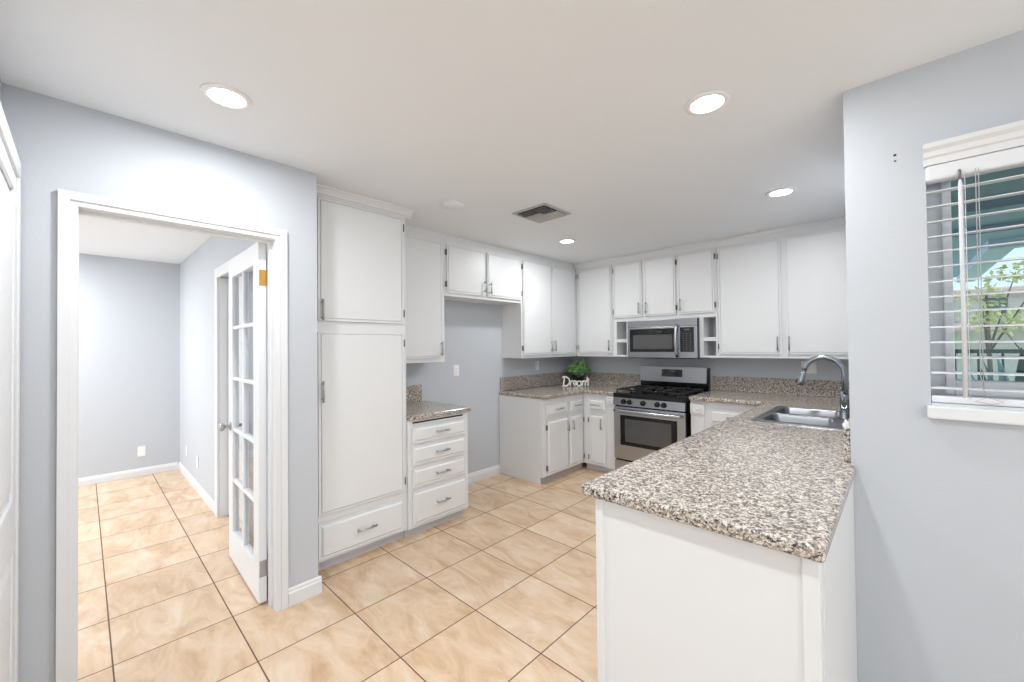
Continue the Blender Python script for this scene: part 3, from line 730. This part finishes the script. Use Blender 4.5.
MB().tube(hpth, [0.013]+[0.0165]*11+[0.013], 12).build('door_handle', 'steel', dr_)
pn = MB().box(0.590, MW-0.004, 0.0, 0.022, 0.008, 0.344, 0.004).build('control_surround', 'steel', mw_)
MB().box(0.597, 0.737, -0.003, 0.0, 0.072, 0.328, 0.0015).build('control_panel', 'blackglass', mw_)
mb = MB()
for r in range(8):
    for c in range(3):
        x = 0.622+c*0.036; z = 0.095+r*0.0235; mb.box(x, x+0.014, -0.0036, -0.003, z, z+0.006)
mb.build('button_legends', 'print', mw_)['kind'] = 'stuff'
mb = MB()
for k in range(4):
    x = 0.644+k*0.013; mb.box(x, x+0.008, -0.0036, -0.003, 0.297, 0.310)
mb.build('clock_digits', 'clock', mw_)
mb = MB()
for k in range(7): mb.box(0.338+k*0.011, 0.338+k*0.011+0.007, -0.0036, -0.003, 0.284, 0.294)
mb.build('maker_mark', 'print', mw_)

# ------------------------------------------------------------------ plant and sign
pl = thing('potted_plant', 'bushy green plant in a black pot behind the white word sign', 'plant', (-3.035, 4.435, 0.9205), 0)
MB().lathe([(0.062, 0), (0.080, 0.10), (0.086, 0.125), (0.080, 0.127), (0.075, 0.112), (0, 0.110)], (0, 0, 0), 'Z', 24).build('pot', 'pot', pl)
st_ = MB(); lf = MB(); rnd = random.Random(3)
for i in range(56):
    a = rnd.uniform(0, 2*PI); el = rnd.uniform(0.15, 1.35); R_ = rnd.uniform(0.75, 1.0)
    tip = Vector((math.cos(a)*math.cos(el)*0.185*R_, math.sin(a)*math.cos(el)*0.185*R_, 0.150 + math.sin(el)*0.165*R_))
    base = Vector((math.cos(a)*0.03, math.sin(a)*0.03, 0.108))
    mid = base.lerp(tip, 0.5) + Vector((0, 0, 0.02))
    st_.tube([base, mid, tip], [0.0022, 0.0018, 0.001], 5)
    for k in range(11):
        t_ = 0.35+0.65*k/10; p0 = base.lerp(mid, t_*2) if t_ < 0.5 else mid.lerp(tip, (t_-0.5)*2)
        d = Vector((rnd.gauss(0, 1), rnd.gauss(0, 1), rnd.gauss(0.35, 0.7))).normalized()
        up = Vector((rnd.gauss(0, 0.5), rnd.gauss(0, 0.5), 1)).normalized(); sd_ = d.cross(up).normalized(); nn = sd_.cross(d)
        l = rnd.uniform(0.028, 0.044); w2 = l*0.36
        lf.add([p0, p0+d*l*0.45+sd_*w2+nn*0.003, p0+d*l-nn*0.004, p0+d*l*0.45-sd_*w2+nn*0.003], [(0, 1, 2), (0, 2, 3)])
st_.build('stems', 'leaf', pl); lf.build('foliage', 'leaf', pl)

sg = thing('word_sign', 'white cut-out word sign reading Dream standing on the corner countertop', 'sign', (-2.960, 4.262, 0.9205), math.radians(43))
SK = {}   # letters as stroke polylines (x, z) in units of x-height
def arc(cx_, cz_, rx_, rz_, a0, a1, n=14): return [(cx_+rx_*math.cos(math.radians(a0+(a1-a0)*i/n)), cz_+rz_*math.sin(math.radians(a0+(a1-a0)*i/n))) for i in range(n+1)]
strokes = [
    ('letter_d', [[(0.22, 0.02), (0.42, 1.62)], [(0.02, 1.50)]+[(0.42, 1.66)]+arc(0.40, 0.84, 0.88, 0.82, 80, -95, 18)+[(0.02, 0.06)]]),
    ('letter_r', [[(1.50, 0.95), (1.42, 0.02)], [(1.44, 0.45)]+arc(1.76, 0.62, 0.27, 0.30, 160, 35, 8)]),
    ('letter_e', [[(2.02, 0.42), (2.55, 0.58)]+arc(2.32, 0.56, 0.26, 0.38, 5, 330, 16)+[(2.70, 0.22)]]),
    ('letter_a', [arc(3.08, 0.46, 0.32, 0.42, 40, 390, 18), [(3.42, 0.90), (3.38, 0.15), (3.52, 0.03)]]),
    ('letter_m', [[(3.76, 0.92), (3.70, 0.02)], [(3.72, 0.50)]+arc(4.02, 0.60, 0.20, 0.32, 150, 10, 8)+[(4.18, 0.02)], [(4.20, 0.50)]+arc(4.50, 0.60, 0.20, 0.32, 150, 10, 8)+[(4.68, 0.02)]]),
]
k_ = 0.345/4.7; y_t = 0.014
sgx = -0.5*0.345
kern = {'letter_d': 0, 'letter_r': 0.05, 'letter_e': 0.12, 'letter_a': 0.18, 'letter_m': 0.26}
for nm, sts in strokes:
    mb = MB()
    for line in sts:
        P2 = [Vector((sgx+(x-kern[nm])*k_, 0, max(z, 0.11)*k_)) for x, z in line]
        hw = 0.0076; L_ = []; R2 = []
        for i, q in enumerate(P2):
            d = (P2[min(i+1, len(P2)-1)] - P2[max(i-1, 0)]).normalized(); nrm = Vector((-d.z, 0, d.x))
            L_.append(q+nrm*hw); R2.append(q-nrm*hw)
        n = len(P2); vs = []
        for yy in (-y_t/2, y_t/2):
            vs += [(v.x, yy, max(v.z, 0.0)) for v in L_] + [(v.x, yy, max(v.z, 0.0)) for v in R2]
        fs = []
        for i in range(n-1):
            fs += [(i, i+1, n+i+1, n+i), (2*n+i, 3*n+i, 3*n+i+1, 2*n+i+1), (i, 2*n+i, 2*n+i+1, i+1), (n+i, n+i+1, 3*n+i+1, 3*n+i)]
        fs += [(0, n, 3*n, 2*n), (n-1, 3*n-1, 4*n-1, 2*n-1)]
        mb.add(vs, fs)
    mb.build(nm, 'signwhite', sg)
# little pointed ornament above the last letter, and base rail
def pz(pts): return [(sgx+x*k_, z*k_) for x, z in pts]
mb = MB().prism(pz([(4.20, 0.98), (4.22, 1.60), (4.42, 1.46), (4.66, 1.02), (4.42, 0.90)]), -0.006, 0.006, 'Y'); mb.build('ornament', 'signwhite', sg)

# ------------------------------------------------------------------ ceiling fixtures
def downlight(x, y, lab, first=[None]):
    if first[0] is None:
        t = thing('recessed_light', lab, 'ceiling light', (x, y, ZC), 0, 'recessed downlights in the kitchen ceiling')
        MB().lathe([(0.068, -0.0005), (0.090, -0.0005), (0.088, -0.004), (0.076, -0.008), (0.066, -0.007), (0.066, -0.002)], (0, 0, 0), 'Z', 40).build('trim_ring', 'plate', t)
        MB().lathe([(0.0, -0.0055), (0.055, -0.0055), (0.066, -0.004), (0.066, -0.002)], (0, 0, 0), 'Z', 40).build('diffuser', 'lamp', t)
        ld = bpy.data.lights.new('downlight_bulb', 'AREA'); ld.shape = 'DISK'; ld.size = 0.15; ld.energy = LAMP_W; ld.color = (0.955, 0.98, 1.0)
        lo = bpy.data.objects.new('bulb', ld); COL.objects.link(lo); lo.parent = t; lo.location = (0, 0, -0.016)
        first[0] = t
    else:
        t = dup(first[0], (x, y, ZC), None, lab)
    return t
downlight(-1.985, 0.403, 'lit recessed ceiling light nearest the doorway wall, left of the photo')
downlight(-0.584, 1.843, 'large lit recessed ceiling light above the peninsula')
downlight(-0.575, 3.284, 'lit recessed ceiling light above the sink, nearest the right wall cabinets')
downlight(-2.370, 3.292, 'small lit recessed ceiling light beyond the vent, near the far corner')
downlight(-0.584, 0.403, 'lit recessed ceiling light out of frame above the viewer')
downlight(1.6, 0.403, 'assumed unseen recessed ceiling light out of frame over the dining area')  # this and the next two: assumed lamps outside the view
downlight(1.6, -1.8, 'assumed unseen recessed ceiling light out of frame at the back of the dining area')
downlight(-0.584, -1.8, 'assumed unseen recessed ceiling light out of frame behind the viewer')
for q in ((-4.7, -1.9, 'unseen ceiling light added to brighten the next room, nearer its open side'), (-5.55, -0.75, 'unseen ceiling light added to brighten the next room, nearer its end wall')):
    t = downlight(*q)  # unseen lamp, added to lift the far room's brightness
    for c in t.children:
        if c.type == 'LIGHT': c.data = c.data.copy(); c.data.energy = FAR_W

sm = thing('blank_cover', 'round white blank cover plate on the ceiling left of the vent', 'ceiling cover', (-2.352, 1.85, ZC))
MB().lathe([(0.0, -0.013), (0.062, -0.012), (0.066, -0.008)], (0, 0, 0), 'Z', 40).build('cover_disc', 'ceiling', sm)
MB().lathe([(0.067, -0.008), (0.095, -0.005), (0.097, -0.0005)], (0, 0, 0), 'Z', 40).build('cover_rim', 'ceiling', sm)

vt = thing('ceiling_vent', 'square louvred air vent in the ceiling', 'vent', (-2.005, 2.455, ZC), -R90)
vw = 0.165
mb = MB()
for (a, b, c, d) in ((-vw, -vw+0.026, -vw, vw), (vw-0.026, vw, -vw, vw), (-vw+0.026, vw-0.026, -vw, -vw+0.026), (-vw+0.026, vw-0.026, vw-0.026, vw)): mb.box(a, b, c, d, -0.010, -0.0005, 0.003)
mb.build('vent_frame', 'ventgrey', vt)
MB().box(-vw+0.026, vw-0.026, -vw+0.026, vw-0.026, -0.003, -0.0006).build('duct_opening', 'duct', vt)
def louvre(along, c, a0, a1, tilt):
    wd = 0.011; dz = math.sin(tilt)*wd; dx = math.cos(tilt)*wd
    zc_ = -0.016
    pts = [(c-dx, zc_-dz), (c+dx, zc_+dz), (c+dx, zc_+dz+0.0015), (c-dx, zc_-dz+0.0015)]
    return MB().prism(pts, a0, a1, 'X' if along == 'x' else 'Y')
inn = vw-0.028
mb = MB()
for i in range(5): mb2 = louvre('y', -inn+0.012+i*0.024, -inn, inn, math.radians(40)); mb.add(mb2.v, mb2.f)
for i in range(4): mb2 = louvre('y', inn-0.012-i*0.024, -inn, inn, math.radians(-40)); mb.add(mb2.v, mb2.f)
mb.build('side_louvres', 'ventgrey', vt)
mb = MB()
for i in range(6): mb2 = louvre('x', -inn+0.014+i*0.0235, -0.012, 0.042, math.radians(40)); mb.add(mb2.v, mb2.f)
for i in range(5): mb2 = louvre('x', inn-0.014-i*0.0235, -0.012, 0.042, math.radians(-40)); mb.add(mb2.v, mb2.f)
mb.build('centre_louvres', 'ventgrey', vt)

# ------------------------------------------------------------------ wall plates
def plate(lab, loc, rz, kind='outlet', w=0.072, h=0.116):
    t = thing('wall_outlet' if kind == 'outlet' else 'wall_plate', lab, 'outlet' if kind == 'outlet' else 'wall plate', loc, rz)   # front faces local -y
    MB().box(-w/2, w/2, -0.006, -0.0005, -h/2, h/2, 0.003).build('cover_plate', 'plate', t)
    if kind == 'outlet':
        MB().box(-0.017, 0.017, -0.0085, -0.006, -0.034, 0.034, 0.001).build('receptacle', 'plate', t)
        mb = MB()
        for z in (-0.018, 0.018):
            for x in (-0.006, 0.006): mb.box(x-0.001, x+0.001, -0.0089, -0.0085, z-0.004, z+0.004)
        mb.build('slots', 'darkslot', t)
    else:
        MB().cyl((0, -0.0075, h*0.36), (0, -0.006, h*0.36), 0.003, 10).cyl((0, -0.0075, -h*0.36), (0, -0.006, -h*0.36), 0.003, 10).build('screws', 'plate', t)
    return t
plate('white outlet on the blue wall of the empty refrigerator space', (XF, 2.63, 1.188), R90)
plate('white outlet above the corner backsplash under the tall wall cabinet', (XF, 3.915, 1.185), R90)
plate('wide white double outlet behind the faucet on the range wall', (-0.622, YB, 1.205), 0, 'outlet', 0.118)
plate('square white blank plate low on the end wall of the far room', (-6.30, 0.46, 0.275), R90, 'plate', 0.07, 0.115)
plate('farther small white plate low on the side wall beside the closet', (-5.80, 0.80, 0.300), 0, 'plate')
plate('nearer small white plate low on the side wall beside the closet', (-5.17, 0.80, 0.290), 0, 'plate')
for (x, z, r, l) in ((-0.004, 2.150, 0.0042, 'upper dark screw hole in the wall left of the window'), (-0.004, 2.127, 0.003, 'lower dark screw hole in the wall left of the window')):
    t = MB().lathe([(r*0.4, 0.0), (r, -0.0012), (r*1.15, -0.0003)], (x, YW, z), 'Y', 12).build('screw_hole', 'darkslot'); tag(t, l, 'screw hole')

# ------------------------------------------------------------------ window, blind
wn = thing('window_1', 'white framed window with a blind looking onto the sunny garden', 'window', (0, 0, 0), kind='structure')
gx0, gx1, gz0, gz1 = 0.146, 1.17, 1.285, 2.045
mb = MB(); fy0, fy1 = 2.245, 2.30
mb.box(WX0+0.001, gx0-0.022, fy0+0.012, fy1, WZ0+0.04, WZ1-0.001).box(gx0-0.026, gx0, fy0-0.006, fy1, WZ0+0.04, WZ1-0.001, 0.004).box(gx1, WX1-0.001, fy0, fy1, WZ0+0.04, WZ1-0.001, 0.004)
mb.box(gx0, gx1, fy0, fy1, gz1, WZ1-0.001, 0.004).box(gx0, gx1, fy0, fy1, WZ0+0.04, gz0, 0.004)
mb.build('window_frame', 'vinyl', wn)
MB().box(gx0, gx1, 2.270, 2.275, gz0, gz1).build('glass_pane', 'dimmed', wn)
# stool and apron below, moulded head above
MB().box(WX0-0.012, WX1+0.03, YW-0.034, YW-0.0005, 1.150, 1.196, 0.006).box(WX0+0.001, WX1-0.001, YW-0.0005, fy1-0.002, 1.1705, 1.205).build('window_sill', 'trim', wn)
hd = [(YW-0.0005, 2.075), (YW-0.020, 2.075), (YW-0.022, 2.098), (YW-0.028, 2.104), (YW-0.030, 2.122), (YW-0.040, 2.134), (YW-0.042, 2.150), (YW-0.0005, 2.150)]
MB().prism(hd, WX0-0.006, WX1+0.02, 'X').build('head_moulding', 'trim', wn)

bl = thing('window_blind', 'white horizontal slat blind lowered with its slats open in the window', 'blind', (0, 0, 0))
bx0, bx1 = WX0+0.001, WX1-0.008
MB().box(bx0-0.002, bx1, YW-0.018, YW+0.040, 2.018, 2.0745, 0.008, 3).build('headrail', 'blind', bl)
mb = MB(); zs = [1.262 + i*0.0555 for i in range(14)]
for z in zs:
    n = 6; yc = YW+0.018; hw = 0.025; th = 0.003; vs = []; tilt = math.radians(4)
    for x in (bx0, bx1):
        for k in range(n+1):
            t_ = -1+2*k/n; vs.append((x, yc+hw*t_*math.cos(tilt), z + 0.003*(1-t_*t_) + hw*t_*math.sin(tilt)))
        for k in range(n, -1, -1):
            t_ = -1+2*k/n; vs.append((x, yc+hw*t_*math.cos(tilt), z - th + 0.003*(1-t_*t_) + hw*t_*math.sin(tilt)))
    m2 = 2*(n+1)
    mb.add(vs, [tuple(range(m2)), tuple(reversed(range(m2, 2*m2)))] + [(i, (i+1) % m2, m2+(i+1) % m2, m2+i) for i in range(m2)])
mb.build('slats', 'blind', bl)
MB().box(bx0, bx1, YW-0.004, YW+0.042, 1.2065, 1.232, 0.006).build('bottom_rail', 'blind', bl)
mb = MB()
for x in (bx0+0.095, bx0+0.62, bx1-0.09):
    mb = MB()
    for y in (YW-0.0085, YW+0.0445): mb.tube([(x, y, 1.225), (x, y, 2.02)], 0.0011, 6)
    mb.build('ladder_cord', 'blind', bl)
wx = 0.161
MB().tube([(wx, YW-0.030, 1.232), (wx, YW-0.030, 1.98), (wx, YW-0.026, 2.00)], [0.0062, 0.0056, 0.0035], 8).build('tilt_wand', 'blind', bl)
MB().tube([(wx, YW-0.026, 1.995), (wx, YW-0.024, 2.03), (wx, YW-0.018, 2.036)], 0.004, 8).build('wand_hook', 'hinge', bl)
cx0 = 0.198
cp = [(cx0, YW-0.022, 2.03-i*0.04) for i in range(19)] + [(cx0+0.006, YW-0.022, 1.262), (cx0+0.02, YW-0.028, 1.235), (cx0+0.05, YW-0.030, 1.222), (cx0+0.02, YW-0.032, 1.214), (cx0-0.015, YW-0.034, 1.222), (cx0+0.01, YW-0.030, 1.235)]
MB().tube(cp, 0.0014, 6).tube([(cx0+0.007, YW-0.022, 2.03), (cx0+0.006, YW-0.022, 1.262)], 0.0014, 6).build('lift_cord', 'cord', bl)

# ------------------------------------------------------------------ outdoors
struct('ground', MB().box(-2, 40, 4.81, 60, -0.25, -0.15).box(0.001, 40, 2.302, 4.81, -0.25, -0.15), 'lawn', 'green lawn outside the window', 'lawn')
pc = thing('patio_cover', 'blue grey roof overhang seen from below outside the window', 'roof overhang', (0, 0, 0))
MB().box(0.002, 5.0, 2.303, 5.75, 2.36, 2.42).build('soffit', 'teal', pc)
MB().box(0.77, 5.0, 5.75, 5.88, 2.28, 2.46).build('fascia_board', 'fascia', pc)
MB().box(0.002, 0.60, 5.75, 8.7, 2.36, 2.42).build('soffit', 'teal', pc)
MB().box(0.60, 0.77, 5.75, 8.7, 2.28, 2.44).build('fascia_board', 'fascia', pc)
mb = MB()
for y in (3.2, 4.1, 5.0): mb.box(0.3, 5.0, y, y+0.05, 2.30, 2.36)
mb.build('rafters', 'teal', pc)
hs = thing('neighbour_house', 'white house with a pinkish tile roof beyond the garden', 'house', (0, 0, 0))
MB().box(-4, 9, 22.0, 28, -0.15, 3.15).build('house_wall', 'stucco', hs)
MB().prism([(21.3, 3.08), (25.0, 3.42), (28.7, 3.08), (28.7, 3.22), (25.0, 3.58), (21.3, 3.22)], -4.6, 9.6, 'X').build('roof', 'roof', hs)
MB().prism([(20.3, 1.82), (22.0, 2.02), (22.0, 2.14), (20.3, 1.96)], -4.2, 9.2, 'X').build('porch_roof', 'roof', hs)
for x in (0.3, 2.05, 4.2): MB().box(x, x+0.65, 21.97, 22.0, 2.3, 2.95, 0.01).build('house_window', 'hglass', hs)

def leaf_cloud(mb, c, r, n, l0, l1, rnd):
    for i in range(n):
        d0 = Vector((rnd.gauss(0, 1), rnd.gauss(0, 1), rnd.gauss(0, 1))).normalized()*rnd.uniform(0.3, 1)**0.5
        p0 = Vector(c) + Vector((d0.x*r[0], d0.y*r[1], d0.z*r[2]))
        d = Vector((rnd.gauss(0, 1), rnd.gauss(0, 1), rnd.gauss(0, 0.8))).normalized(); s_ = d.cross(Vector((rnd.gauss(0, 1), rnd.gauss(0, 1), rnd.gauss(0, 1)))).normalized()
        l = rnd.uniform(l0, l1); mb.add([p0, p0+d*l*0.5+s_*l*0.28, p0+d*l, p0+d*l*0.5-s_*l*0.28], [(0, 1, 2), (0, 2, 3)])
def tree(name, lab, base, h, crowns, n, seed):
    rnd = random.Random(seed); t = thing(name, lab, 'tree' if 'tree' in name else 'shrub', base)
    mb = MB()
    for (c, r) in crowns: leaf_cloud(mb, c, r, n, 0.06, 0.13, rnd)
    mb.build('foliage', 'vine', t)
    mb = MB().tube([(0, 0, 0), (0.02, 0, h*0.5), (0, 0.02, h)], [0.035, 0.028, 0.015], 8)
    for (c, r) in crowns: mb.tube([(0, 0.01, h*0.6), c], [0.016, 0.006], 6)
    mb.build('trunk', 'bark', t)
tree('young_tree', 'slim young tree with yellow green leaves beside the overhang', (0.95, 9.4, -0.15), 2.3, [((-0.05, 0, 2.25), (0.26, 0.25, 0.24)), ((0.3, 0.1, 2.6), (0.34, 0.2, 0.14)), ((0.62, 0.1, 2.68), (0.3, 0.2, 0.14)), ((0.1, 0, 1.85), (0.28, 0.25, 0.14))], 85, 5)
tree('garden_shrub', 'yellow green shrub in front of the white neighbour house', (1.75, 11.5, -0.15), 1.7, [((0, 0, 2.05), (0.5, 0.3, 0.16)), ((-0.5, 0, 2.0), (0.45, 0.3, 0.17)), ((0.4, 0, 2.15), (0.4, 0.3, 0.16))], 120, 6)
def agave(lab, base, n, L_, seed):
    rnd = random.Random(seed); t = thing('spiky_plant', lab, 'plant', base)
    mb = MB()
    for i in range(n):
        a = 2*PI*i*0.381966; el = 1.1 + 0.42*(i/n); l = L_*rnd.uniform(0.75, 1.1)
        d = Vector((math.cos(a)*math.cos(el), math.sin(a)*math.cos(el), math.sin(el))); s_ = Vector((-math.sin(a), math.cos(a), 0)); u = d.cross(s_)
        vs = []; fs = []
        for k in range(6):
            t_ = k/5; w_ = (0.05+0.03*math.sin(PI*min(t_*1.3, 1)))*(1-t_)**0.6*L_*1.2 + 0.002; c = d*l*t_ + Vector((0, 0, -0.12*l*t_*t_))
            vs += [c+s_*w_, c+u*0.02*(1-t_), c-s_*w_, c-u*0.015*(1-t_)]
        for k in range(5):
            for q in range(4): fs.append((k*4+q, k*4+(q+1) % 4, (k+1)*4+(q+1) % 4, (k+1)*4+q))
        mb.add(vs, fs)
    mb.build('leaves', 'agave', t)
agave('dark blue green spiky plant nearest the window, below the young tree', (0.66, 4.9, -0.15), 22, 1.62, 2)
agave('dark blue green spiky plant farther from the window, nearer the rail fence', (0.95, 6.6, -0.15), 22, 1.62, 9)
fn = thing('garden_fence', 'dark metal rail fence behind the spiky plants', 'fence', (0, 0, 0))
MB().box(0.1, 7, 7.8, 7.84, 1.28, 1.33).box(0.1, 7, 7.8, 7.84, 0.0, 0.05).build('rails', 'fence', fn)
mb = MB()
for i in range(33): mb.box(0.1+i*0.2, 0.12+i*0.2, 7.81, 7.83, -0.15, 1.29)
mb.build('bars', 'fence', fn)
